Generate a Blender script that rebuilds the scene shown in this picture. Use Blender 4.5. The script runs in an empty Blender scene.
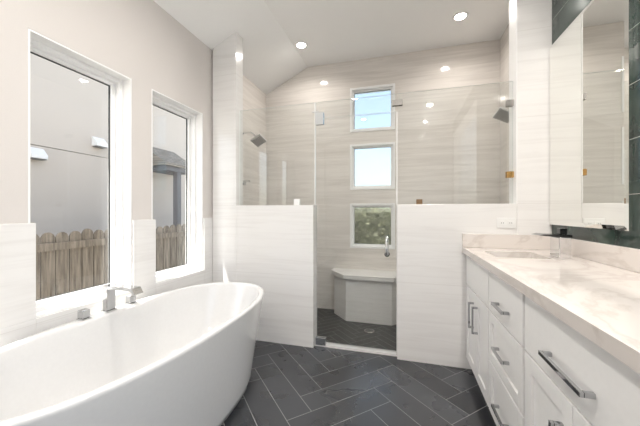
import bpy, bmesh, math, random
from mathutils import Vector, Matrix

scene = bpy.context.scene
COL = scene.collection
R = math.radians
random.seed(7)

# ------------------------------------------------------------------ camera
cam_d = bpy.data.cameras.new('camera')
cam = bpy.data.objects.new('camera', cam_d)
COL.objects.link(cam)
cam.location = (0, 0, 1.16)
cam.rotation_euler = (R(90), 0, R(16))
cam_d.sensor_width = 36
cam_d.lens = 36 * 290 / 640
cam_d.shift_y = -1 / 640
cam_d.clip_start = 0.02
cam_d.clip_end = 300
scene.camera = cam

# ------------------------------------------------------------------ world, sun, exposure
world = bpy.data.worlds.new('world')
scene.world = world
world.use_nodes = True
wn = world.node_tree
bg = wn.nodes['Background']
sky = wn.nodes.new('ShaderNodeTexSky')
sky.sky_type = 'NISHITA'
sky.sun_disc = False
sky.sun_elevation = R(60)
sky.sun_rotation = R(225)
sky.air_density = 1.0
sky.dust_density = 2.0
hs = wn.nodes.new('ShaderNodeHueSaturation')
hs.inputs['Saturation'].default_value = 0.5
wn.links.new(sky.outputs[0], hs.inputs['Color'])
wn.links.new(hs.outputs[0], bg.inputs[0])
bg.inputs[1].default_value = 0.30

sun_d = bpy.data.lights.new('sun', 'SUN')
sun_d.energy = 9.0
sun_d.angle = R(0.6)
sun_d.color = (1.0, 0.96, 0.9)
sun = bpy.data.objects.new('sun', sun_d)
COL.objects.link(sun)
sun.rotation_euler = Vector((1.0, 1.0, -2.8)).to_track_quat('-Z', 'Y').to_euler()
sun.location = (-6, -6, 14)

LAMP_W = 6.0
LAMP_COL = (1.0, 0.95, 0.89)
scene.view_settings.view_transform = 'Standard'
scene.view_settings.look = 'None'
scene.view_settings.gamma = 1
scene.view_settings.use_curve_mapping = False
scene.view_settings.exposure = 0.80

# ------------------------------------------------------------------ materials
def new_mat(name):
    m = bpy.data.materials.new(name)
    m.use_nodes = True
    nt = m.node_tree
    return m, nt, nt.nodes['Principled BSDF']

def plain(name, col, rough=0.5, metal=0.0, coat=0.0, bump=0.0, bscale=60):
    m, nt, b = new_mat(name)
    b.inputs['Roughness'].default_value = rough
    b.inputs['Metallic'].default_value = metal
    b.inputs['Coat Weight'].default_value = coat
    b.inputs['Coat Roughness'].default_value = 0.05
    tc = nt.nodes.new('ShaderNodeTexCoord')
    n = nt.nodes.new('ShaderNodeTexNoise')
    n.inputs['Scale'].default_value = bscale
    n.inputs['Detail'].default_value = 3
    nt.links.new(tc.outputs['Object'], n.inputs['Vector'])
    r = nt.nodes.new('ShaderNodeMapRange')
    r.inputs['To Min'].default_value = 0.97
    r.inputs['To Max'].default_value = 1.03
    nt.links.new(n.outputs['Fac'], r.inputs['Value'])
    mx = nt.nodes.new('ShaderNodeVectorMath')
    mx.operation = 'SCALE'
    mx.inputs[0].default_value = col[:3]
    nt.links.new(r.outputs[0], mx.inputs['Scale'])
    nt.links.new(mx.outputs[0], b.inputs['Base Color'])
    if bump:
        bp = nt.nodes.new('ShaderNodeBump')
        bp.inputs['Strength'].default_value = bump
        bp.inputs['Distance'].default_value = 0.002
        nt.links.new(n.outputs['Fac'], bp.inputs['Height'])
        nt.links.new(bp.outputs[0], b.inputs['Normal'])
    return m

def math_node(nt, op, a, b=None):
    n = nt.nodes.new('ShaderNodeMath')
    n.operation = op
    for i, v in enumerate((a, b)):
        if v is None:
            continue
        if isinstance(v, (int, float)):
            n.inputs[i].default_value = v
        else:
            nt.links.new(v, n.inputs[i])
    return n.outputs[0]

def joint_mask(nt, coord, period, offset, width):
    """1 within width/2 of the joints of a regular grid along one axis"""
    v = math_node(nt, 'SUBTRACT', coord, offset)
    v = math_node(nt, 'DIVIDE', v, period)
    v = math_node(nt, 'FRACT', math_node(nt, 'ADD', v, 1000.5))
    v = math_node(nt, 'ABSOLUTE', math_node(nt, 'SUBTRACT', v, 0.5))
    return math_node(nt, 'LESS_THAN', v, width * 0.5 / period)

def streak_tile(name, base, dark, rough, period_z, off_z, joint=0.06, amount=0.6):
    """large format porcelain with long horizontal veins and hairline joints"""
    m, nt, b = new_mat(name)
    g = nt.nodes.new('ShaderNodeNewGeometry')
    sep = nt.nodes.new('ShaderNodeSeparateXYZ')
    nt.links.new(g.outputs['Position'], sep.inputs[0])
    mp = nt.nodes.new('ShaderNodeMapping')
    mp.inputs['Scale'].default_value = (0.8, 0.8, 15)
    mp.inputs['Rotation'].default_value = (R(1.5), R(2.0), 0)
    nt.links.new(g.outputs['Position'], mp.inputs[0])
    n = nt.nodes.new('ShaderNodeTexNoise')
    n.inputs['Scale'].default_value = 1.5
    n.inputs['Detail'].default_value = 5
    n.inputs['Roughness'].default_value = 0.6
    n.inputs['Distortion'].default_value = 0.9
    nt.links.new(mp.outputs[0], n.inputs['Vector'])
    rp = nt.nodes.new('ShaderNodeValToRGB')
    rp.color_ramp.elements[0].position = 0.30
    rp.color_ramp.elements[0].color = (*dark, 1)
    rp.color_ramp.elements[1].position = 0.30 + 0.42 * amount
    rp.color_ramp.elements[1].color = (*base, 1)
    nt.links.new(n.outputs['Fac'], rp.inputs[0])
    j = joint_mask(nt, sep.outputs['Z'], period_z, off_z, 0.003)
    mx = nt.nodes.new('ShaderNodeMix')
    mx.data_type = 'RGBA'
    nt.links.new(math_node(nt, 'MULTIPLY', j, joint * 5), mx.inputs[0])
    nt.links.new(rp.outputs[0], mx.inputs[6])
    mx.inputs[7].default_value = (0.5, 0.47, 0.43, 1)
    nt.links.new(mx.outputs[2], b.inputs['Base Color'])
    b.inputs['Roughness'].default_value = rough
    return m

M = {}
M['paint_wall'] = plain('paint_wall', (0.69, 0.652, 0.628), 0.75, bump=0.05, bscale=180)
M['paint_ceiling'] = plain('paint_ceiling', (0.95, 0.945, 0.935), 0.8, bump=0.05, bscale=180)
M['paint_white'] = plain('paint_white', (0.92, 0.915, 0.91), 0.35)
M['tile_wall'] = streak_tile('tile_wall', (0.825, 0.812, 0.80), (0.765, 0.748, 0.735), 0.14, 0.61, 0.0)
M['tile_shower'] = streak_tile('tile_shower', (0.80, 0.757, 0.715), (0.67, 0.627, 0.585), 0.06, 0.61, 0.0, 0.08, 0.72)
M['tub'] = plain('tub', (0.77, 0.767, 0.765), 0.12, coat=0.3)
M['cabinet'] = plain('cabinet', (0.91, 0.905, 0.895), 0.32)
M['chrome'] = plain('chrome', (0.78, 0.79, 0.80), 0.08, metal=1)
M['chrome_dark'] = plain('chrome_dark', (0.12, 0.125, 0.13), 0.12, metal=1)
M['polished'] = plain('polished', (0.50, 0.505, 0.52), 0.06, metal=1)
M['satin'] = plain('satin', (0.72, 0.72, 0.72), 0.38, metal=1)
M['chrome_soft'] = plain('chrome_soft', (0.62, 0.625, 0.63), 0.10, metal=1)
M['nickel'] = plain('nickel', (0.42, 0.40, 0.38), 0.25, metal=1)
M['bronze'] = plain('bronze', (0.30, 0.20, 0.12), 0.3, metal=1)
M['brass'] = plain('brass', (0.62, 0.38, 0.14), 0.25, metal=1)
M['gasket'] = plain('gasket', (0.04, 0.04, 0.04), 0.6)
M['plastic_white'] = plain('plastic_white', (0.85, 0.85, 0.84), 0.3)
M['slot'] = plain('slot', (0.15, 0.15, 0.15), 0.6)
M['grout'] = plain('grout', (0.36, 0.36, 0.355), 0.8)
M['grout_dark'] = plain('grout_dark', (0.30, 0.30, 0.29), 0.8)
M['ground'] = plain('ground', (0.36, 0.34, 0.30), 0.95, bump=0.6, bscale=9)
M['bounce_pale'] = plain('bounce_pale', (0.80, 0.79, 0.77), 0.9, bump=0.2, bscale=40)
M['stucco'] = plain('stucco', (0.585, 0.53, 0.475), 0.9, bump=0.2, bscale=120)
M['dark_trim'] = plain('dark_trim', (0.14, 0.14, 0.15), 0.6)
M['eave'] = plain('eave', (0.7, 0.68, 0.65), 0.7)
M['lining'] = plain('lining', (0.5, 0.5, 0.5), 0.4)

def mirror_mat():
    m, nt, b = new_mat('mirror')
    b.inputs['Base Color'].default_value = (0.90, 0.905, 0.875, 1)
    b.inputs['Metallic'].default_value = 1
    b.inputs['Roughness'].default_value = 0.02
    n = nt.nodes.new('ShaderNodeTexNoise')
    n.inputs['Scale'].default_value = 3
    r = nt.nodes.new('ShaderNodeMapRange')
    r.inputs['To Min'].default_value = 0.0
    r.inputs['To Max'].default_value = 0.02
    nt.links.new(n.outputs['Fac'], r.inputs['Value'])
    nt.links.new(r.outputs[0], b.inputs['Roughness'])
    return m
M['mirror'] = mirror_mat()

def thin_glass(name, tint, refl=1.0):
    m = bpy.data.materials.new(name)
    m.use_nodes = True
    nt = m.node_tree
    for n in list(nt.nodes):
        nt.nodes.remove(n)
    o = nt.nodes.new('ShaderNodeOutputMaterial')
    t = nt.nodes.new('ShaderNodeBsdfTransparent')
    t.inputs[0].default_value = (*tint, 1)
    g = nt.nodes.new('ShaderNodeBsdfGlossy')
    g.inputs['Roughness'].default_value = 0.0
    f = nt.nodes.new('ShaderNodeFresnel')
    f.inputs['IOR'].default_value = 1.5
    # the same reflectance from either side of a pane face
    geo = nt.nodes.new('ShaderNodeNewGeometry')
    ior = math_node(nt, 'ADD', math_node(nt, 'MULTIPLY', geo.outputs['Backfacing'], 1 / 1.5 - 1.5), 1.5)
    inv = math_node(nt, 'ADD', math_node(nt, 'MULTIPLY', geo.outputs['Backfacing'], 0.0), 1.5)
    nt.links.new(inv, f.inputs['IOR'])
    lw = nt.nodes.new('ShaderNodeLayerWeight')
    lw.inputs['Blend'].default_value = 0.5
    c = math_node(nt, 'POWER', lw.outputs['Facing'], 5.0)
    c = math_node(nt, 'ADD', math_node(nt, 'MULTIPLY', c, 0.96), 0.04)
    c = math_node(nt, 'MULTIPLY', c, refl)
    mx = nt.nodes.new('ShaderNodeMixShader')
    nt.links.new(c, mx.inputs[0])
    nt.links.new(t.outputs[0], mx.inputs[1])
    nt.links.new(g.outputs[0], mx.inputs[2])
    nt.links.new(mx.outputs[0], o.inputs[0])
    for n in (f,):
        nt.nodes.remove(n)
    return m
M['pane_tinted'] = thin_glass('pane_tinted', (0.75, 0.82, 0.845))
M['pane'] = thin_glass('pane', (0.97, 0.98, 0.975))
M['shower_glass'] = thin_glass('shower_glass', (0.975, 0.985, 0.98), 1.5)
M['glass_edge_lit'] = plain('glass_edge_lit', (0.90, 0.93, 0.92), 0.2)  # pale colour stands in for light refracted in the polished edges

def obscure_mat():
    m, nt, b = new_mat('obscure_glass')
    b.inputs['Base Color'].default_value = (0.96, 0.98, 0.96, 1)
    b.inputs['Transmission Weight'].default_value = 1
    b.inputs['Roughness'].default_value = 0.05
    b.inputs['IOR'].default_value = 1.08
    n = nt.nodes.new('ShaderNodeTexNoise')
    n.inputs['Scale'].default_value = 55
    tc = nt.nodes.new('ShaderNodeTexCoord')
    nt.links.new(tc.outputs['Object'], n.inputs['Vector'])
    bp = nt.nodes.new('ShaderNodeBump')
    bp.inputs['Strength'].default_value = 0.5
    bp.inputs['Distance'].default_value = 0.01
    nt.links.new(n.outputs['Fac'], bp.inputs['Height'])
    nt.links.new(bp.outputs[0], b.inputs['Normal'])
    return m
M['obscure'] = obscure_mat()

def quartz():
    m, nt, b = new_mat('quartz')
    g = nt.nodes.new('ShaderNodeNewGeometry')
    mp = nt.nodes.new('ShaderNodeMapping')
    mp.inputs['Scale'].default_value = (1.0, 0.55, 1)
    mp.inputs['Rotation'].default_value = (0, 0, R(25))
    nt.links.new(g.outputs['Position'], mp.inputs[0])
    n = nt.nodes.new('ShaderNodeTexNoise')
    n.inputs['Scale'].default_value = 1.6
    n.inputs['Detail'].default_value = 8
    n.inputs['Roughness'].default_value = 0.6
    n.inputs['Distortion'].default_value = 1.2
    nt.links.new(mp.outputs[0], n.inputs['Vector'])
    v = math_node(nt, 'ABSOLUTE', math_node(nt, 'SUBTRACT', n.outputs['Fac'], 0.5))
    rp = nt.nodes.new('ShaderNodeValToRGB')
    rp.color_ramp.elements[0].position = 0.0
    rp.color_ramp.elements[0].color = (0.645, 0.59, 0.55, 1)
    rp.color_ramp.elements[1].position = 0.03
    rp.color_ramp.elements[1].color = (0.735, 0.685, 0.648, 1)
    nt.links.new(v, rp.inputs[0])
    nt.links.new(rp.outputs[0], b.inputs['Base Color'])
    b.inputs['Roughness'].default_value = 0.10
    return m
M['quartz'] = quartz()

def slate(name, c0, c1, rough):
    m, nt, b = new_mat(name)
    at = nt.nodes.new('ShaderNodeAttribute')
    at.attribute_name = 'tone'
    g = nt.nodes.new('ShaderNodeNewGeometry')
    n = nt.nodes.new('ShaderNodeTexNoise')
    n.inputs['Scale'].default_value = 4
    n.inputs['Detail'].default_value = 3
    n.inputs['Roughness'].default_value = 0.5
    nt.links.new(g.outputs['Position'], n.inputs['Vector'])
    s = math_node(nt, 'ADD', math_node(nt, 'MULTIPLY', at.outputs['Fac'], 0.55), math_node(nt, 'MULTIPLY', n.outputs['Fac'], 0.55))
    s = math_node(nt, 'SUBTRACT', s, 0.1)
    rp = nt.nodes.new('ShaderNodeValToRGB')
    rp.color_ramp.elements[0].color = (*c0, 1)
    rp.color_ramp.elements[1].color = (*c1, 1)
    nt.links.new(s, rp.inputs[0])
    nt.links.new(rp.outputs[0], b.inputs['Base Color'])
    rr = nt.nodes.new('ShaderNodeMapRange')
    rr.inputs['To Min'].default_value = rough - 0.06
    rr.inputs['To Max'].default_value = rough + 0.10
    nt.links.new(n.outputs['Fac'], rr.inputs['Value'])
    nt.links.new(rr.outputs[0], b.inputs['Roughness'])
    b.inputs['IOR'].default_value = 1.7
    bp = nt.nodes.new('ShaderNodeBump')
    bp.inputs['Strength'].default_value = 0.05
    bp.inputs['Distance'].default_value = 0.003
    nt.links.new(n.outputs['Fac'], bp.inputs['Height'])
    nt.links.new(bp.outputs[0], b.inputs['Normal'])
    return m
M['slate'] = slate('slate', (0.013, 0.014, 0.017), (0.068, 0.073, 0.083), 0.26)
M['slate_small'] = slate('slate_small', (0.022, 0.022, 0.021), (0.045, 0.045, 0.043), 0.4)

def dark_tile():
    m, nt, b = new_mat('dark_marble_tile')
    g = nt.nodes.new('ShaderNodeNewGeometry')
    sep = nt.nodes.new('ShaderNodeSeparateXYZ')
    nt.links.new(g.outputs['Position'], sep.inputs[0])
    n = nt.nodes.new('ShaderNodeTexNoise')
    n.inputs['Scale'].default_value = 3.5
    n.inputs['Detail'].default_value = 8
    n.inputs['Distortion'].default_value = 1.5
    nt.links.new(g.outputs['Position'], n.inputs['Vector'])
    rp = nt.nodes.new('ShaderNodeValToRGB')
    rp.color_ramp.elements[0].color = (0.010, 0.022, 0.018, 1)
    rp.color_ramp.elements[1].color = (0.045, 0.075, 0.062, 1)
    rp.color_ramp.elements[0].position = 0.35
    rp.color_ramp.elements[1].position = 0.75
    nt.links.new(n.outputs['Fac'], rp.inputs[0])
    j1 = joint_mask(nt, sep.outputs['Z'], 0.247, 1.24, 0.003)
    j2 = joint_mask(nt, sep.outputs['Y'], 1.20, 0.1, 0.003)
    j = math_node(nt, 'MAXIMUM', j1, j2)
    v = math_node(nt, 'LESS_THAN', math_node(nt, 'ABSOLUTE', math_node(nt, 'SUBTRACT', n.outputs['Fac'], 0.47)), 0.0025)
    j = math_node(nt, 'MAXIMUM', j, math_node(nt, 'MULTIPLY', v, 0.15))
    mx = nt.nodes.new('ShaderNodeMix')
    mx.data_type = 'RGBA'
    nt.links.new(j, mx.inputs[0])
    nt.links.new(rp.outputs[0], mx.inputs[6])
    mx.inputs[7].default_value = (0.35, 0.36, 0.33, 1)
    nt.links.new(mx.outputs[2], b.inputs['Base Color'])
    b.inputs['Roughness'].default_value = 0.15
    return m
M['dark_tile'] = dark_tile()

def wood():
    m, nt, b = new_mat('weathered_wood')
    g = nt.nodes.new('ShaderNodeNewGeometry')
    mp = nt.nodes.new('ShaderNodeMapping')
    mp.inputs['Scale'].default_value = (14, 14, 1.2)
    nt.links.new(g.outputs['Position'], mp.inputs[0])
    n = nt.nodes.new('ShaderNodeTexNoise')
    n.inputs['Scale'].default_value = 2.5
    n.inputs['Detail'].default_value = 6
    nt.links.new(mp.outputs[0], n.inputs['Vector'])
    rp = nt.nodes.new('ShaderNodeValToRGB')
    rp.color_ramp.elements[0].color = (0.13, 0.105, 0.078, 1)
    rp.color_ramp.elements[1].color = (0.37, 0.315, 0.25, 1)
    rp.color_ramp.elements[0].position = 0.3
    rp.color_ramp.elements[1].position = 0.7
    nt.links.new(n.outputs['Fac'], rp.inputs[0])
    nt.links.new(rp.outputs[0], b.inputs['Base Color'])
    b.inputs['Roughness'].default_value = 0.85
    return m
M['wood'] = wood()

def shingle():
    m, nt, b = new_mat('roof_shingle')
    g = nt.nodes.new('ShaderNodeNewGeometry')
    br = nt.nodes.new('ShaderNodeTexBrick')
    mp = nt.nodes.new('ShaderNodeMapping')
    mp.inputs['Rotation'].default_value = (0, R(90), R(90))
    nt.links.new(g.outputs['Position'], mp.inputs[0])
    nt.links.new(mp.outputs[0], br.inputs['Vector'])
    br.inputs['Scale'].default_value = 5
    br.inputs['Color1'].default_value = (0.24, 0.215, 0.18, 1)
    br.inputs['Color2'].default_value = (0.34, 0.305, 0.26, 1)
    br.inputs['Mortar'].default_value = (0.08, 0.08, 0.08, 1)
    nt.links.new(br.outputs['Color'], b.inputs['Base Color'])
    b.inputs['Roughness'].default_value = 0.9
    return m
M['shingle'] = shingle()

def leaf():
    m, nt, b = new_mat('leaf')
    at = nt.nodes.new('ShaderNodeAttribute')
    at.attribute_name = 'tone'
    rp = nt.nodes.new('ShaderNodeValToRGB')
    rp.color_ramp.elements[0].color = (0.045, 0.05, 0.025, 1)
    rp.color_ramp.elements[1].color = (0.17, 0.17, 0.10, 1)
    nt.links.new(at.outputs['Fac'], rp.inputs[0])
    nt.links.new(rp.outputs[0], b.inputs['Base Color'])
    b.inputs['Roughness'].default_value = 0.7
    return m
M['leaf'] = leaf()

def lamp_mat():
    m, nt, b = new_mat('lamp_lens')
    b.inputs['Base Color'].default_value = (0.9, 0.9, 0.88, 1)
    b.inputs['Emission Color'].default_value = (1, 0.95, 0.88, 1)
    b.inputs['Emission Strength'].default_value = 25
    return m
M['lamp'] = lamp_mat()

# ------------------------------------------------------------------ mesh helpers
class MB:
    def __init__(self):
        self.bm = bmesh.new()
        self.mats = []
        self.smooth = False
        self.tones = None
    def slot(self, m):
        if m not in self.mats:
            self.mats.append(m)
        return self.mats.index(m)
    def box(self, x0, x1, y0, y1, z0, z1, m=None, skip=()):
        v = [self.bm.verts.new(p) for p in ((x0,y0,z0),(x1,y0,z0),(x1,y1,z0),(x0,y1,z0),(x0,y0,z1),(x1,y0,z1),(x1,y1,z1),(x0,y1,z1))]
        F = {'b':(3,2,1,0),'t':(4,5,6,7),'f':(0,1,5,4),'r':(1,2,6,5),'k':(2,3,7,6),'l':(3,0,4,7)}
        s = self.slot(m) if m else 0
        out = []
        for k, idx in F.items():
            if k in skip: continue
            f = self.bm.faces.new([v[i] for i in idx])
            f.material_index = s
            out.append(f)
        return v
    def prism(self, pts, axis, a, b, m=None):
        """closed polygon extruded along an axis; pts are the other two coordinates in xyz order"""
        def P(p, w):
            q = list(p); q.insert(axis, w); return q
        s = self.slot(m) if m else 0
        va = [self.bm.verts.new(P(p, a)) for p in pts]
        vb = [self.bm.verts.new(P(p, b)) for p in pts]
        fs = [self.bm.faces.new(va), self.bm.faces.new(vb[::-1])]
        n = len(pts)
        for i in range(n):
            fs.append(self.bm.faces.new((va[i], vb[i], vb[(i+1)%n], va[(i+1)%n])))
        for f in fs: f.material_index = s
        bmesh.ops.recalc_face_normals(self.bm, faces=fs)
    def rings(self, rings, m=None, cap0=True, cap1=True, smooth=True):
        s = self.slot(m) if m else 0
        vr = [[self.bm.verts.new(p) for p in r] for r in rings]
        n = len(vr[0]); fs = []
        for a, b in zip(vr, vr[1:]):
            for i in range(n):
                f = self.bm.faces.new((a[i], a[(i+1)%n], b[(i+1)%n], b[i]))
                f.smooth = smooth; fs.append(f)
        if cap0: fs.append(self.bm.faces.new(vr[0][::-1]))
        if cap1: fs.append(self.bm.faces.new(vr[-1]))
        for f in fs: f.material_index = s
        return fs
    def lathe(self, prof, origin, axis=(0,0,1), n=28, m=None, smooth=True, ring=False):
        """prof: (radius, height) list, along axis from origin"""
        q = Vector((0,0,1)).rotation_difference(Vector(axis).normalized())
        rs = []
        for r, h in prof:
            rs.append([Vector(origin) + q @ Vector((r*math.cos(2*math.pi*i/n), r*math.sin(2*math.pi*i/n), h)) for i in range(n)])
        if ring: rs.append(rs[0])
        self.rings(rs, m, not ring, not ring, smooth=smooth)
    def tube(self, path, r, n=12, m=None):
        pts = [Vector(p) for p in path]
        rs = []
        ref = None
        for i, p in enumerate(pts):
            t = (pts[min(i+1, len(pts)-1)] - pts[max(i-1, 0)]).normalized()
            if ref is None:
                ref = t.orthogonal().normalized()
            ref = (ref - t*ref.dot(t)).normalized()
            w = t.cross(ref)
            rr = r[i] if isinstance(r, (list, tuple)) else r
            rs.append([p + ref*rr*math.cos(2*math.pi*k/n) + w*rr*math.sin(2*math.pi*k/n) for k in range(n)])
        self.rings(rs, m)
    def cut(self, co, no):
        g = self.bm.verts[:] + self.bm.edges[:] + self.bm.faces[:]
        r = bmesh.ops.bisect_plane(self.bm, geom=g, plane_co=co, plane_no=no, clear_outer=True)
        e = [x for x in r['geom_cut'] if isinstance(x, bmesh.types.BMEdge)]
        bmesh.ops.holes_fill(self.bm, edges=[x for x in self.bm.edges if x.is_boundary], sides=0)
    def build(self, name, mat=None, parent=None, bevel=0.0, seg=2, origin=None, normals=False):
        if normals:
            bmesh.ops.recalc_face_normals(self.bm, faces=self.bm.faces)
        me = bpy.data.meshes.new(name)
        if origin is not None:
            bmesh.ops.translate(self.bm, verts=self.bm.verts, vec=-Vector(origin))
        self.bm.to_mesh(me)
        self.bm.free()
        for m in (self.mats or [mat]):
            me.materials.append(M[m])
        o = bpy.data.objects.new(name, me)
        if origin is not None:
            o.location = origin
        COL.objects.link(o)
        if parent is not None:
            o.parent = parent
        if bevel:
            md = o.modifiers.new('bevel', 'BEVEL')
            md.width = bevel; md.segments = seg; md.limit_method = 'ANGLE'
        return o

def box_obj(name, dims, mat, parent=None, bevel=0.0):
    b = MB(); b.box(*dims)
    return b.build(name, mat, parent, bevel)

def tag(o, label, cat, group=None):
    o['label'] = label; o['category'] = cat
    if group: o['group'] = group
    return o

def thing(name, label, cat, loc=(0,0,0), group=None):
    o = bpy.data.objects.new(name, None)
    o.empty_display_size = 0.1
    o.location = loc
    COL.objects.link(o)
    return tag(o, label, cat, group)

def struct(o):
    o['kind'] = 'structure'
    return o

def copy_tree(o, parent=None):
    c = o.copy(); COL.objects.link(c)
    if parent is not None: c.parent = parent
    for ch in list(o.children): copy_tree(ch, c)
    return c

# ------------------------------------------------------------------ dimensions
XL, XR = -1.75, 0.985          # painted left wall, right wall
XT = -1.735                    # face of the tile on the left wall
YP0, YP1 = 2.36, 2.48          # shower partition
YB = 3.48                      # shower back wall
ZC = 2.99                      # flat ceiling
XS, ZS = -1.158, 2.70          # crease of the ceiling, height of slope at left wall
YF = -1.7                      # wall behind the viewpoint
SF = -0.04                     # shower floor
slope_no = Vector((-(ZC-ZS), 0, (XS-XL))).normalized()
slope_co = Vector((XS, 0, ZC))

def wall_grid(b, axis, t0, t1, u0, u1, z0, z1, holes, m=None):
    us = sorted({u0, u1, *[h[0] for h in holes], *[h[1] for h in holes]})
    zs = sorted({z0, z1, *[h[2] for h in holes], *[h[3] for h in holes]})
    us = [u for u in us if u0 <= u <= u1]; zs = [z for z in zs if z0 <= z <= z1]
    for ua, ub in zip(us, us[1:]):
        run = None
        for za, zb in zip(zs, zs[1:]):
            cu, cz = (ua+ub)/2, (za+zb)/2
            if any(h[0] < cu < h[1] and h[2] < cz < h[3] for h in holes):
                continue
            if axis == 0: b.box(t0, t1, ua, ub, za, zb, m)
            else: b.box(ua, ub, t0, t1, za, zb, m)

# ------------------------------------------------------------------ floor
W, L = 0.155, 0.62
def herringbone(name, x0, x1, y0, y1, z, W, L, u0, v0, gap, mat, grout, thick=0.006):
    b = MB()
    b.box(x0, x1, y0, y1, z-0.10, z-0.0015, grout)
    sl = b.slot(mat)
    lay = b.bm.faces.layers.float.new('tone')
    s2 = 2**-0.5
    tb = bmesh.new()
    tl = tb.faces.layers.float.new('tone')
    cx, cy = (x0+x1)/2, (y0+y1)/2
    rad = max(x1-x0, y1-y0)
    kr = int(4*rad/W)+8
    for j in range(-12, 13):
        for k in range(-kr, kr):
            for typ in (0, 1):
                if typ == 0: ua, va, du, dv = u0+k*W+2*L*j, v0+k*W, L, W
                else: ua, va, du, dv = u0+k*W+2*L*j, v0+(k+1)*W, W, L
                um, vm = ua+du/2, va+dv/2
                X, Y = (um-vm)*s2, (um+vm)*s2
                if abs(X-cx) > (x1-x0)/2+L*0.6 or abs(Y-cy) > (y1-y0)/2+L*0.6: continue
                g = gap/2
                q = [(ua+g,va+g),(ua+du-g,va+g),(ua+du-g,va+dv-g),(ua+g,va+dv-g)]
                f = tb.faces.new([tb.verts.new(((u-v)*s2, (u+v)*s2, z)) for u, v in q])
                f[tl] = random.random()
    for co, no in (((x0,0,0),(-1,0,0)),((x1,0,0),(1,0,0)),((0,y0,0),(0,-1,0)),((0,y1,0),(0,1,0))):
        bmesh.ops.bisect_plane(tb, geom=tb.verts[:]+tb.edges[:]+tb.faces[:], plane_co=co, plane_no=no, clear_outer=True)
    for f in tb.faces:
        nf = b.bm.faces.new([b.bm.verts.new(v.co) for v in f.verts])
        nf.material_index = sl
        nf[lay] = f[tl]
        if nf.normal.z < 0: nf.normal_flip()
    tb.free()
    b.bm.normal_update()
    for f in b.bm.faces:
        if f.material_index == sl and f.normal.z < 0: f.normal_flip()
    return struct(b.build(name))
herringbone('floor', XL, XR, YF, 2.44, 0.0, W, L, 0.62, 1.345, 0.004, 'slate', 'grout')
herringbone('floor_shower', XT, XR, 2.44, YB, SF, 0.075, 0.30, 0.02, 0.01, 0.0045, 'slate_small', 'grout_dark')

# ------------------------------------------------------------------ walls and ceiling
WIN_Z0, WIN_Z1 = 0.633, 2.055
LEFT_WINS = [(0.962, 1.524), (1.681, 2.242), (0.243, 0.805)]
b = MB()
wall_grid(b, 0, XL-0.16, XL, YF, YB+0.15, -0.1, 2.72, [(a, c, WIN_Z0, WIN_Z1) for a, c in LEFT_WINS])
b.cut(slope_co, slope_no)
struct(b.build('wall_left', 'paint_wall'))

# tile wainscot on the left wall
b = MB()
wall_grid(b, 0, XL+0.001, XT, YF, YP0, 0.001, 1.106, [(a+0.024, c, WIN_Z0+0.003, 1.2) for a, c in LEFT_WINS])
struct(b.build('trim_1', 'tile_wall', bevel=0.002))
# shower side tile
b = MB(); b.box(XL+0.001, XT, YP1, YB, SF, 2.76); b.cut(slope_co, slope_no)
struct(b.build('wall_shower_left', 'tile_shower'))

BW = [(-0.6195, -0.09, 0.726, 1.263), (-0.6195, -0.09, 1.427, 1.976), (-0.6195, -0.09, 2.121, 2.656)]
b = MB()
wall_grid(b, 1, YB, YB+0.15, XL, XR+0.15, -0.14, ZC, BW)
b.cut(slope_co, slope_no)
struct(b.build('wall_back', 'tile_shower'))

b = MB()
ADDED_WIN = (-1.60, 0.35, 0.12, 2.75)  # unseen window added behind the viewpoint to let in more daylight
wall_grid(b, 0, XR, XR+0.15, YF, YP0, -0.1, ZC, [ADDED_WIN], 'dark_tile')
b.box(XR, XR+0.15, YP0, YB, -0.1, ZC, 'tile_shower')
struct(b.build('wall_right'))

b = MB(); wall_grid(b, 1, YF-0.12, YF, XL-0.16, XR+0.15, -0.1, ZC, []); b.cut(slope_co, slope_no)
struct(b.build('wall_front', 'paint_wall'))

b = MB()
b.prism([(XL-0.16, ZS-(0.16)*(ZC-ZS)/(XS-XL)), (XS, ZC), (XR+0.15, ZC), (XR+0.15, ZC+0.12), (XS-0.05, ZC+0.12), (XL-0.16, ZS+0.06)], 1, YF-0.12, YB+0.15)
struct(b.build('ceiling', 'paint_ceiling', normals=True))

# shower partition: tall pier, two half walls, jamb at the right
HW = 1.22
b = MB(); b.box(XT, -1.483, YP0, YP1, 0, 2.95); b.cut(slope_co, slope_no)
struct(b.build('wall_partition_pier', 'tile_wall', bevel=0.002))
struct(box_obj('wall_partition_left', (-1.483, -0.737, YP0, YP1, 0, HW), 'tile_wall', bevel=0.003))
struct(box_obj('wall_partition_right', (-0.046, 0.775, YP0, YP1+0.02, 0, HW), 'tile_wall', bevel=0.003))
struct(box_obj('wall_partition_jamb', (0.775, XR, YP0, YP1+0.02, 0, ZC), 'tile_wall', bevel=0.003))
# white edge profiles of the tile and the door sill
struct(box_obj('trim_2', (0.770, 0.776, YP0-0.003, YP1+0.023, HW, ZC), 'paint_white'))
struct(box_obj('trim_3', (-0.737, -0.046, YP0+0.045, YP1+0.002, -0.0385, 0.012), 'tile_wall', bevel=0.002))

# ------------------------------------------------------------------ windows
def frame_x(b, xa, xb, y0, y1, z0, z1, w, m=None):
    b.box(xa, xb, y0, y0+w, z0, z1, m); b.box(xa, xb, y1-w, y1, z0, z1, m)
    b.box(xa, xb, y0+w, y1-w, z0, z0+w, m); b.box(xa, xb, y0+w, y1-w, z1-w, z1, m)
def frame_y(b, ya, yb, x0, x1, z0, z1, w, m=None):
    b.box(x0, x0+w, ya, yb, z0, z1, m); b.box(x1-w, x1, ya, yb, z0, z1, m)
    b.box(x0+w, x1-w, ya, yb, z0, z0+w, m); b.box(x0+w, x1-w, ya, yb, z1-w, z1, m)

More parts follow.
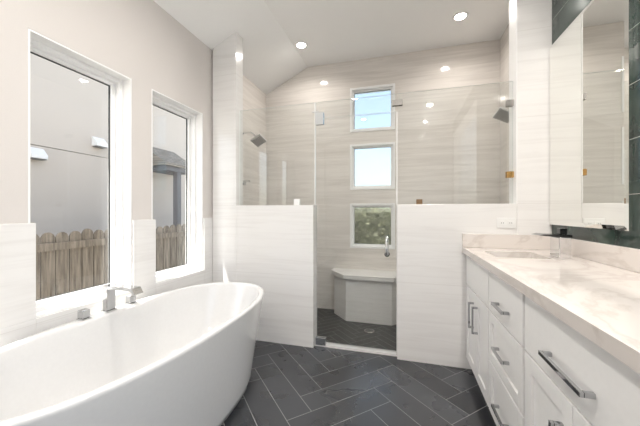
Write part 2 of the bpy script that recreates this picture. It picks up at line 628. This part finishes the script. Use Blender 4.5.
for i, (y0, y1) in enumerate(LEFT_WINS):
    z0, z1 = WIN_Z0, WIN_Z1
    b = MB(); frame_x(b, XL-0.16, XL-0.001, y0+0.001, y1-0.001, z0+0.001, z1-0.001, 0.009)
    w = struct(b.build('window_%d' % (i+1), 'paint_white'))
    b = MB(); frame_x(b, XL-0.150, XL-0.067, y0+0.010, y1-0.010, z0+0.010, z1-0.010, 0.022); b.build('frame', 'paint_white', w, 0.003)
    b = MB(); frame_x(b, XL-0.145, XL-0.105, y0+0.032, y1-0.032, z0+0.032, z1-0.032, 0.022); b.build('sash', 'paint_white', w, 0.003)
    b = MB(); frame_x(b, XL-0.136, XL-0.124, y0+0.054, y1-0.054, z0+0.054, z1-0.054, 0.004); b.build('gasket', 'gasket', w)
    box_obj('pane', (XL-0.133, XL-0.127, y0+0.0545, y1-0.0545, z0+0.0545, z1-0.0545), 'pane', w)

for i, (x0, x1, z0, z1) in enumerate(BW):
    b = MB(); frame_y(b, YB-0.006, YB+0.14, x0+0.001, x1-0.001, z0+0.001, z1-0.001, 0.024)
    w = struct(b.build('window_%d' % (i+4), 'paint_white'))
    b = MB(); frame_y(b, YB+0.03, YB+0.06, x0+0.025, x1-0.025, z0+0.025, z1-0.025, 0.022); b.build('sash', 'paint_white', w, 0.002)
    b = MB(); frame_y(b, YB+0.040, YB+0.052, x0+0.047, x1-0.047, z0+0.047, z1-0.047, 0.003); b.build('gasket', 'gasket', w)
    box_obj('pane', (x0+0.048, x1-0.048, YB+0.043, YB+0.049, z0+0.048, z1-0.048), 'obscure' if i == 0 else 'pane_tinted', w)

y0, y1, z0, z1 = ADDED_WIN
b = MB(); frame_x(b, XR+0.001, XR+0.15, y0+0.001, y1-0.001, z0+0.001, z1-0.001, 0.03)
w = struct(b.build('window_7', 'paint_white'))
b = MB(); frame_x(b, XR+0.06, XR+0.10, y0+0.032, y1-0.032, z0+0.032, z1-0.032, 0.03); b.build('sash', 'paint_white', w, 0.003)
box_obj('pane', (XR+0.077, XR+0.083, y0+0.0625, y1-0.0625, z0+0.0625, z1-0.0625), 'pane', w)

# ------------------------------------------------------------------ bathtub
TX, TY, TH = -1.285, 1.27, 0.58
def sup(hw, hl, z, n=96, e=2.5, cx=TX, cy=TY, bump=0.0):
    out = []
    for i in range(n):
        a = 2*math.pi*i/n
        c, s = math.cos(a), math.sin(a)
        x = hw*math.copysign(abs(c)**(2/e), c); y = hl*math.copysign(abs(s)**(2/e), s)
        if bump and x < 0:
            x += bump*math.exp(-(y/0.30)**4)*min(1, -x/(hw*0.7))
        out.append((cx+x, cy+y, z))
    return out
t = thing('bathtub', 'white freestanding oval bathtub standing beside the two left windows', 'bathtub', (TX, TY, 0))
inv = Matrix.Translation((-TX, -TY, 0))
b = MB()
rings = []
prof_out = [(0.0,0.325,0.690),(0.012,0.345,0.712),(0.05,0.352,0.722),(0.15,0.362,0.745),(0.28,0.376,0.775),(0.40,0.390,0.806),(0.50,0.402,0.832),(0.56,0.410,0.848),(0.572,0.411,0.850),(0.579,0.408,0.847),(0.582,0.402,0.841)]
for z, hw, hl in prof_out: rings.append(sup(hw, hl, z))
for z, hw, hl, bp in [(0.582,0.388,0.824,0.045),(0.578,0.382,0.817,0.050),(0.565,0.376,0.810,0.050),(0.50,0.366,0.790,0.046),(0.40,0.350,0.755,0.036),(0.30,0.330,0.710,0.022),(0.22,0.306,0.660,0.01),(0.165,0.265,0.600,0),(0.14,0.20,0.52,0),(0.132,0.10,0.40,0),(0.13,0.03,0.15,0)]:
    rings.append(sup(hw, hl, z, bump=bp, e=2.5 if z > 0.2 else 2.3))
b.rings(rings)
body = b.build('tub_shell', 'tub', t, origin=None)
body.data.transform(inv)
b = MB(); b.lathe([(0.0,0),(0.034,0),(0.036,0.003),(0.03,0.006),(0.0,0.007)], (0, 0, 0.131)); b.build('drain', 'chrome', t)

t = thing('tub_filler', 'chrome deck-mounted waterfall tub filler on the wall side of the bathtub rim', 'faucet', (-1.652, 1.29, 0.583))
b = MB(); b.box(-0.024,0.024,-0.032,0.032,0,0.008); b.build('base_plate', 'chrome_soft', t, 0.002)
b = MB(); b.box(-0.018,0.018,-0.026,0.026,0.008,0.134); b.build('spout_body', 'chrome_soft', t, 0.003)
b = MB(); b.prism([(-0.022,0.134),(0.19,0.132),(0.215,0.112),(0.222,0.116),(0.20,0.150),(-0.022,0.152)], 1, -0.030, 0.030); b.build('spout', 'chrome_soft', t, 0.002, normals=True)
for s in (-1, 1):
    b = MB(); b.box(-0.024,0.024,s*0.14-0.024,s*0.14+0.024,0,0.008); h = b.build('handle_base', 'chrome_soft', t, 0.002)
    b = MB(); b.box(-0.020,0.020,s*0.14-0.020,s*0.14+0.020,0.008,0.052); b.build('handle', 'chrome_soft', t, 0.003)

# ------------------------------------------------------------------ shower bench
t = thing('shower_bench', 'white tiled corner-cut shower bench with stone seat below the lowest back window', 'bench', (-0.36, 3.31, SF))
def bench_poly(o): return [(-0.425-o, 0.17), (-0.425-o, 0.04), (-0.247-o*0.6, -0.16-o), (0.247+o*0.6, -0.16-o), (0.425+o, 0.04), (0.425+o, 0.17)]
b = MB(); b.prism(bench_poly(0), 2, 0, 0.465); b.build('bench_body', 'tile_wall', t, 0.002, normals=True)
b = MB(); b.prism(bench_poly(0.035), 2, 0.465, 0.513); b.build('seat_slab', 'tile_wall', t, 0.004, normals=True)

t = thing('floor_drain', 'round metal drain in the dark shower floor in front of the bench', 'drain', (-0.33, 2.95, SF))
b = MB(); b.lathe([(0.0,0),(0.052,0),(0.055,0.002),(0.05,0.004),(0.0,0.004)], (0,0,0)); b.build('drain_plate', 'nickel', t)
b = MB()
for k in range(-3, 4): b.box(-math.sqrt(0.04**2-(k*0.011)**2), math.sqrt(0.04**2-(k*0.011)**2), k*0.011-0.0025, k*0.011+0.0025, 0.0042, 0.0048)
b.build('slots', 'slot', t)

# ------------------------------------------------------------------ shower glass
YG0, YG1 = 2.413, 2.423
def glass_box(name, x0, x1, z0, z1, parent):
    b = MB(); b.slot('shower_glass'); b.slot('glass_edge_lit')
    b.box(x0, x1, YG0, YG1, z0, z1)
    for f in b.bm.faces:
        f.normal_update()
        f.material_index = 0 if abs(f.normal.y) > 0.5 else 1
    return b.build(name, None, parent)
def clamp(name, x0, x1, z0, z1, mat, parent):
    b = MB(); b.box(x0, x1, YG0-0.012, YG0-0.0005, z0, z1); b.box(x0, x1, YG1+0.0005, YG1+0.012, z0, z1)
    o = b.build(name, mat, parent, 0.0015)
    return o
GT = 2.112
t = thing('glass_screen', 'clear fixed glass panel above the left half wall of the shower', 'glass panel', (0,0,0))
glass_box('pane', -1.480, -0.742, HW+0.003, GT, t)
b = MB(); b.box(-0.7415, -0.7345, YG0-0.002, YG1+0.002, HW+0.003, GT); b.build('edge_glint', 'plastic_white', t)  # white strip paints the bright light along the panel's polished edge
clamp('clamp', -0.93, -0.88, HW+0.001, HW+0.055, 'paint_white', t)
t = thing('glass_screen', 'clear fixed glass panel above the right half wall of the shower', 'glass panel', (0,0,0))
glass_box('pane', -0.043, 0.768, HW+0.003, GT, t)
clamp('clamp', 0.725, 0.770, 1.93, 1.975, 'nickel', t)
clamp('clamp', 0.725, 0.770, 1.41, 1.455, 'brass', t)
clamp('clamp', 0.10, 0.145, HW+0.001, HW+0.04, 'bronze', t)
t = thing('glass_transom', 'narrow clear glass transom pane above the shower door', 'glass panel', (0,0,0))
glass_box('pane', -0.738, -0.047, 1.972, GT, t)
clamp('clamp', -0.085, -0.005, 2.015, 2.06, 'nickel', t)
t = thing('shower_door', 'clear frameless glass shower door hung on chrome pivots between the half walls', 'shower door', (0,0,0))
glass_box('pane', -0.732, -0.052, 0.036, 1.964, t)
b = MB()
for yy in (YG0-0.012, YG1+0.0005): b.box(-0.732, -0.660, yy, yy+0.0115, 1.915, 2.02)
b.box(-0.760, -0.700, YG0-0.014, YG0-0.0125, 2.02, 2.03)
b.build('pivot_hinge', 'chrome', t, 0.0015)
b = MB()
for yy in (YG0-0.014, YG1+0.0005): b.box(-0.733, -0.640, yy, yy+0.0135, 0.014, 0.075)
b.build('pivot_hinge', 'chrome', t, 0.0015)
box_obj('side_seal', (-0.0515, -0.0445, YG0-0.004, YG1+0.004, 0.036, 1.964), 'plastic_white', t)
box_obj('bottom_seal', (-0.635, -0.052, YG0-0.003, YG1+0.003, 0.014, 0.036), 'plastic_white', t)
# door pull: slim vertical bar with a round boss at its lower end
b = MB()
b.tube([(-0.125, YG0-0.001, 0.955), (-0.125, YG0-0.025, 0.960), (-0.125, YG0-0.042, 0.950), (-0.125, YG0-0.045, 0.93), (-0.125, YG0-0.045, 0.85), (-0.125, YG0-0.042, 0.828), (-0.125, YG0-0.022, 0.818), (-0.125, YG0-0.001, 0.818)], [0.010,0.011,0.012,0.014,0.014,0.014,0.013,0.013], 14)
h = b.build('door_pull', 'chrome', t)
b = MB(); b.lathe([(0.0,0),(0.021,0),(0.021,0.012),(0.017,0.016),(0.0,0.016)], (-0.125, YG0-0.0005, 0.818), (0,-1,0)); b.build('boss', 'chrome_dark', h)

# ------------------------------------------------------------------ shower heads and valve
def shower_head(label, base, d, arm, drop):
    """d = +1 when the arm leaves a wall on the left"""
    t = thing('overhead_shower', label, 'shower head', base, 'wall mounted shower heads')
    b = MB(); b.lathe([(0.0,0),(0.032,0),(0.032,0.006),(0.024,0.012),(0.0,0.012)], (0,0,0), (d,0,0)); b.build('flange', 'chrome', t)
    b = MB(); b.tube([(0.01*d,0,0),(arm*0.45*d,0,0.012),(arm*0.7*d,0,0.006),(arm*0.86*d,0,-0.02),(arm*d,0,-0.05)], 0.010); b.build('arm', 'chrome', t)
    b = MB(); b.lathe([(0.012,-0.015),(0.019,0.0),(0.019,0.018),(0.012,0.03)], (arm*d,0,-0.05), (d*0.45,0,-0.9)); b.build('ball_joint', 'chrome', t)
    b = MB(); b.box(-0.065,0.065,-0.065,0.065,-0.012,0.012); hd = b.build('head', 'satin', t, 0.004)
    hd.location = (arm*d+0.03*d, 0, -0.085); hd.rotation_euler = (R(-22), R(-28*d), 0)
    b = MB()
    for i in range(-3, 4):
        for j in range(-3, 4): b.box(i*0.016-0.004, i*0.016+0.004, j*0.016-0.004, j*0.016+0.004, -0.0155, -0.0125)
    b.build('nozzles', 'nickel', hd)
    return t
shower_head('square chrome shower head on the left shower wall behind the left glass panel', (XT, 2.84, 2.02), 1, 0.20, 0)
shower_head('square chrome shower head on the right shower wall behind the right glass panel', (XR, 2.80, 2.07), -1, 0.13, 0)
t = thing('shower_valve', 'chrome shower valve with lever on the left shower wall below the shower head', 'valve', (XT, 2.84, 1.475))
b = MB(); b.lathe([(0.0,0),(0.04,0),(0.04,0.006),(0.022,0.012),(0.020,0.05),(0.0,0.05)], (0,0,0), (1,0,0)); b.build('trim_plate', 'chrome', t)
b = MB(); b.box(0.045,0.115,-0.012,0.012,0.012,0.034); b.box(0.05,0.07,-0.012,0.012,-0.02,0.012); b.build('lever', 'chrome', t, 0.002)

# ------------------------------------------------------------------ vanity
XF = 0.447      # face of doors and drawers
def pull(parent, x, y, z, length, vertical):
    b = MB(); r = 0.0065; pr = 0.034
    h = length/2
    if vertical:
        b.box(x-pr, x-pr+0.010, y-r, y+r, z-h, z+h)
        for s in (-1, 1): b.box(x-pr+0.010, x-0.0002, y-r, y+r, z+s*(h-0.006)-0.006, z+s*(h-0.006)+0.006)
    else:
        b.box(x-pr, x-pr+0.010, y-h, y+h, z-r, z+r)
        for s in (-1, 1): b.box(x-pr+0.010, x-0.0002, y+s*(h-0.006)-0.006, y+s*(h-0.006)+0.006, z-r, z+r)
    return b.build('handle', 'polished', parent, 0.0012)
def slab(parent, name, y0, y1, z0, z1):
    return box_obj(name, (XF, XF+0.019, y0, y1, z0, z1), 'cabinet', parent, 0.002)
def shaker(parent, name, y0, y1, z0, z1, w=0.058):
    b = MB()
    frame_x(b, XF, XF+0.019, y0, y1, z0, z1, w)
    b.box(XF+0.009, XF+0.019, y0+w, y1-w, z0+w, z1-w)
    return b.build(name, 'cabinet', parent, 0.0015)
def carcass(parent, y0, y1):
    xa, xb, ya, yb = XF+0.0195, XR-0.004, y0+0.001, y1-0.001
    b = MB()
    b.box(xa, xb, ya, yb, 0.0875, 0.106)
    b.box(xa, xb, ya, ya+0.018, 0.106, 0.858); b.box(xa, xb, yb-0.018, yb, 0.106, 0.858)
    b.box(xb-0.012, xb, ya+0.018, yb-0.018, 0.106, 0.858)
    for za, zb in ((0.106, 0.150), (0.600, 0.660), (0.835, 0.858)): b.box(xa, xa+0.018, ya+0.018, yb-0.018, za, zb)
    b.box(xa, xa+0.018, (ya+yb)/2-0.03, (ya+yb)/2+0.03, 0.150, 0.600)
    b.build('carcass', 'cabinet', parent)
    box_obj('toe_kick', (XF+0.06, XR-0.006, y0+0.001, y1-0.001, 0.001, 0.087), 'cabinet', parent)
ZT0, ZT1 = 0.636, 0.852
g = 0.005
t = thing('sink_cabinet', 'white vanity cabinet with two doors under the sink, against the shower wall', 'cabinet', (0,0,0))
y0, y1 = 1.774, 2.355
carcass(t, y0, y1)
slab(t, 'false_front', y0+g, y1-g, ZT0, ZT1)
ym = (y0+y1)/2
d = shaker(t, 'door', y0+g, ym-0.002, 0.092, 0.628); pull(d, XF, ym-0.050, 0.48, 0.17, True)
d = shaker(t, 'door', ym+0.002, y1-g, 0.092, 0.628); pull(d, XF, ym+0.050, 0.48, 0.17, True)
t = thing('drawer_cabinet', 'white vanity cabinet with a stack of three drawers and chrome bar handles', 'cabinet', (0,0,0))
y0, y1 = 1.295, 1.772
carcass(t, y0, y1); ym = (y0+y1)/2
d = slab(t, 'drawer', y0+g+0.004, y1-g, ZT0, ZT1); pull(d, XF, ym-0.012, 0.714, 0.15, False)
d = shaker(t, 'drawer', y0+g+0.004, y1-g, 0.366, 0.628, 0.05); pull(d, XF, ym-0.012, 0.495, 0.15, False)
d = shaker(t, 'drawer', y0+g+0.004, y1-g, 0.092, 0.358, 0.05); pull(d, XF, ym-0.012, 0.216, 0.15, False)
t = thing('wide_drawer_cabinet', 'white vanity cabinet nearest the viewer with one wide drawer above two doors', 'cabinet', (0,0,0))
y0, y1 = 0.62, 1.293
carcass(t, y0, y1); ym = (y0+y1)/2
d = slab(t, 'drawer', y0+g, y1-g-0.004, ZT0, ZT1); pull(d, XF, 0.967, 0.714, 0.225, False)
d = shaker(t, 'door', y0+g, ym-0.002, 0.092, 0.628); pull(d, XF, ym-0.050, 0.46, 0.17, True)
d = shaker(t, 'door', ym+0.002, y1-g-0.004, 0.092, 0.628); pull(d, XF, ym+0.050, 0.46, 0.17, True)

# countertop with the sink cut-out
SX0, SX1, SY0, SY1 = 0.515, 0.795, 1.885, 2.175
t = thing('countertop', 'beige veined stone vanity countertop running along the right wall', 'countertop', (0,0,0))
b = MB()
X0, X1, Y0, Y1 = 0.42, XR-0.001, 0.45, YP0-0.001
for xa, xb, ya, yb in ((X0,SX0,Y0,Y1),(SX1,X1,Y0,Y1),(SX0,SX1,Y0,SY0),(SX0,SX1,SY1,Y1)):
    b.box(xa, xb, ya, yb, 0.860, 0.900)
bmesh.ops.remove_doubles(b.bm, verts=b.bm.verts, dist=1e-5)
inner = [f for f in b.bm.faces if all(len(e.link_faces) > 2 for e in f.edges) ]
b.build('slab', 'quartz', t)
b = MB()
b.box(XR-0.021, XR-0.001, Y0, Y1-0.020, 0.9003, 1.0); b.build('backsplash', 'quartz', t, 0.002)
b = MB()
b.box(X0, X1, Y1-0.020, Y1, 0.9003, 1.0); b.build('side_splash', 'quartz', t, 0.002)

t = thing('sink', 'white undermount rectangular sink set in the vanity countertop', 'sink', ((SX0+SX1)/2, (SY0+SY1)/2, 0.859))
b = MB()
hx, hy = (SX1-SX0)/2, (SY1-SY0)/2
def rr(hx, hy, z, r=0.03, n=6):
    out = []
    for cx, cy, a0 in ((hx-r,hy-r,0),(-hx+r,hy-r,90),(-hx+r,-hy+r,180),(hx-r,-hy+r,270)):
        for k in range(n+1):
            a = R(a0+90*k/n); out.append((cx+r*math.cos(a), cy+r*math.sin(a), z))
    return out
b.rings([rr(hx+0.012,hy+0.012,-0.13),rr(hx+0.014,hy+0.014,-0.001),rr(hx+0.001,hy+0.001,-0.001),rr(hx-0.004,hy-0.004,-0.02),rr(hx-0.012,hy-0.012,-0.10),rr(hx-0.035,hy-0.035,-0.120),rr(0.035,0.035,-0.122)])
b.build('basin', 'tub', t)
b = MB(); b.lathe([(0.0,0),(0.022,0),(0.022,0.004),(0.0,0.004)], (0,0,-0.1222)); b.build('drain', 'chrome', t)

t = thing('sink_faucet', 'chrome single-hole waterfall faucet with dark flat spout behind the sink', 'faucet', (0.858, 1.955, 0.9003))
b = MB(); b.box(-0.030,0.026,-0.055,0.055,0,0.118); b.build('body', 'chrome', t, 0.003)
b = MB(); b.prism([(-0.125,0.128),(-0.03,0.119),(0.030,0.119),(0.030,0.134),(-0.10,0.136)], 1, -0.055, 0.055); b.build('spout', 'chrome_dark', t, 0.001, normals=True)
b = MB(); b.box(-0.012,0.024,-0.018,0.018,0.135,0.168); b.build('handle', 'chrome_dark', t, 0.002)

# mirror with a bevelled border
t = thing('mirror', 'large frameless rectangular mirror hung on the dark tiled wall above the sink', 'mirror', (XR-0.0005, 1.99, 1.075))
my0, my1, mz0, mz1 = -0.366, 0.366, 0.0, 1.215
b = MB()
bv = 0.022
def q(pts): return [b.bm.verts.new(p) for p in pts]
def rect(x, o): return [(x, my0+o, mz0+o), (x, my1-o, mz0+o), (x, my1-o, mz1-o), (x, my0+o, mz1-o)]
r0, r1, r2 = rect(-0.0005, 0), rect(-0.0165, 0), rect(-0.0200, bv)
b.rings([r0, r1, r2], smooth=False)
b.build('glass', 'mirror', t, normals=True)

# outlet plate
t = thing('wall_outlet', 'white horizontal double outlet plate on the tiled half wall above the side splash', 'outlet', (0.708, YP0-0.0002, 1.082))
b = MB(); b.box(-0.060,0.060,-0.006,0,-0.036,0.036); b.build('cover_plate', 'plastic_white', t, 0.002)
for s in (-1, 1):
    b = MB(); b.box(s*0.026-0.020, s*0.026+0.020, -0.0085,-0.0062,-0.016,0.016); o = b.build('receptacle', 'plastic_white', t, 0.002)
    b = MB()
    for dx in (-0.006, 0.006): b.box(s*0.026+dx-0.0012, s*0.026+dx+0.0012, -0.0092, -0.0086, -0.005, 0.005)
    b.build('slots', 'slot', o)

# ------------------------------------------------------------------ recessed ceiling lights
def downlight(x, y, label, group=None, power=1.0):
    t = thing('recessed_light', label, 'ceiling light', (x, y, ZC), group)
    n = 32
    b = MB(); b.lathe([(0.048,-0.004),(0.066,-0.004),(0.070,-0.0005),(0.048,-0.0005)], (0,0,0), n=n, ring=True); b.build('trim_ring', 'paint_white', t)
    b = MB(); b.lathe([(0.0,-0.0035),(0.047,-0.0035),(0.047,-0.0008),(0.0,-0.0008)], (0,0,0), n=n); b.build('lens', 'lamp', t)
    ld = bpy.data.lights.new('downlight', 'AREA')
    ld.shape = 'DISK'; ld.size = 0.09; ld.energy = LAMP_W * power; ld.color = LAMP_COL; ld.spread = R(150)
    lo = bpy.data.objects.new('downlight', ld); COL.objects.link(lo); lo.parent = t; lo.location = (0,0,-0.006)
    return t
downlight(-1.075, 3.0, 'recessed ceiling light in the shower nearer the sloped ceiling', power=0.45)
downlight(0.515, 2.97, 'recessed ceiling light in the shower nearer the right wall', power=0.45)
for x, y in ((0.43,1.67),(0.43,0.75),(0.43,-0.42),(-0.75,1.3),(-0.75,0.2),(-0.75,-0.9)):
    downlight(x, y, 'recessed ceiling light over the bathroom floor outside the shower', 'recessed lights over the bathroom floor')

# ------------------------------------------------------------------ outside
ZG = -0.45
b = MB(); b.box(-60, 40, -40, 90, ZG-0.3, ZG); struct(b.build('ground', 'ground'))
b = MB(); b.box(-1.95, 9, -9, YF-0.14, ZG, ZG+0.05); b.box(1.15, 9, YF-0.14, 5, ZG, ZG+0.05); struct(b.build('bounce_slab', 'bounce_pale'))  # unseen pale slab added to bounce sunlight into the room
# our own roof overhang above the left windows
b = MB(); b.prism([(XL-0.17, 2.92), (-2.42, 2.92), (-2.42, 3.08), (XL-0.17, 3.20)], 1, YF-0.6, YB+0.6); struct(b.build('trim_4', 'eave', normals=True))

# neighbour's house
t = thing('neighbour_house', 'beige stucco house with a shingled porch roof beyond the wooden fence', 'house', (-5.2, 3, ZG))
def hb(name, dims, mat, bevel=0.0):
    x0,x1,y0,y1,z0,z1 = dims
    return box_obj(name, (x0+5.2, x1+5.2, y0-3, y1-3, z0-ZG, z1-ZG), mat, t, bevel)
hb('wall', (-9, -5.2, -1.5, 6.05, ZG, 2.14), 'stucco')
hb('upper_wall', (-9, -5.195, -1.5, 6.9, 2.15, 6.2), 'stucco')
hb('side_wall', (-9, -5.9, 6.06, 9.5, ZG, 2.14), 'stucco')
b = MB(); b.prism([(-4.0, 6.65), (0.5, 6.65), (-1.75, 8.2)], 1, -5.0, 4.4); b.build('roof', 'shingle', t, normals=True)
b = MB(); b.prism([(0.0, 3.02), (0.62, 2.62), (0.62, 2.57), (0.0, 2.57)], 1, 1.72, 2.62); b.build('porch_roof', 'shingle', t, normals=True)
b = MB(); b.box(0.005, 0.56, 1.80, 2.55, 2.47, 2.57); b.build('porch_beam', 'dark_trim', t)
b = MB(); b.box(0.44, 0.55, 2.13, 2.24, 0, 2.47); b.build('porch_post', 'dark_trim', t)

def vent(loc, label):
    v = thing('wall_vent', label, 'vent', loc, 'wall vents on the neighbouring house')
    b = MB(); b.prism([(0.0, 0.09), (0.03, 0.09), (0.13, -0.02), (0.13, -0.07), (0.0, -0.07)], 1, -0.10, 0.10); b.build('hood', 'plastic_white', v, 0.004, normals=True)
    b = MB(); b.box(0.01, 0.12, -0.085, 0.085, -0.085, -0.0705); b.build('damper', 'slot', v)
    return v
vent((-5.199, 2.93, 2.01), 'white vent hood on the beige house wall, lower of the two')
vent((-5.194, 3.84, 2.38), 'white vent hood on the beige house wall, higher of the two')

# wooden fence, one mesh per picket
t = thing('fence', 'weathered wooden picket fence with rounded tops outside the left windows', 'fence', (-3.8, 3.5, ZG))
pw = 0.128
pick = None
for k in range(52):
    y = -3.2 + k*(pw+0.012)
    h = 1.39 + random.uniform(-0.015, 0.015)
    b = MB()
    pts = [(-pw/2, 0.03), (pw/2, 0.03), (pw/2, h-0.055)]
    for j in range(1, 8):
        a = math.pi*j/8; pts.append((pw/2*math.cos(a)*0.92, h-0.055+0.055*math.sin(a)))
    pts.append((-pw/2, h-0.055))
    b.prism(pts, 0, 0, 0.018)
    o = b.build('picket', 'wood', t, normals=True); o.location = (random.uniform(-0.003,0.003), y, 0)
for z in (0.25, 1.18):
    box_obj('rail', (0.020, 0.058, -3.3, 4.1, z, z+0.085), 'wood', t)

# hedge beyond the shower windows
b = MB(); lay = b.bm.faces.layers.float.new('tone')
for k in range(9000):
    x = random.uniform(-2.8, 1.6)
    top = 1.35 + 0.12*math.sin(x*3.1) + 0.08*math.sin(x*7.7)
    z = ZG + (top-ZG)*random.random()**0.8
    y = 6.2 + random.gauss(0, 0.22)
    c = Vector((x, y, z)); s = random.uniform(0.03, 0.06)
    n = Vector((random.gauss(0,1), random.gauss(-0.6,1), random.gauss(0.4,1))).normalized()
    u = n.orthogonal().normalized(); w = n.cross(u)
    a = random.uniform(0, 6.28); u, w = u*math.cos(a)+w*math.sin(a), w*math.cos(a)-u*math.sin(a)
    f = b.bm.faces.new([b.bm.verts.new(c+p) for p in (u*s, w*s*0.45, -u*s, -w*s*0.45)])
    f[lay] = min(1, max(0, random.gauss(0.5, 0.25)))
b.prism([(6.0, ZG), (6.4, ZG), (6.35, 1.15), (6.2, 1.25), (6.05, 1.15)], 0, -2.8, 1.6)
o = b.build('hedge', 'leaf')
o['kind'] = 'stuff'
tag(o, 'green leafy hedge outside the lowest shower window', 'hedge')
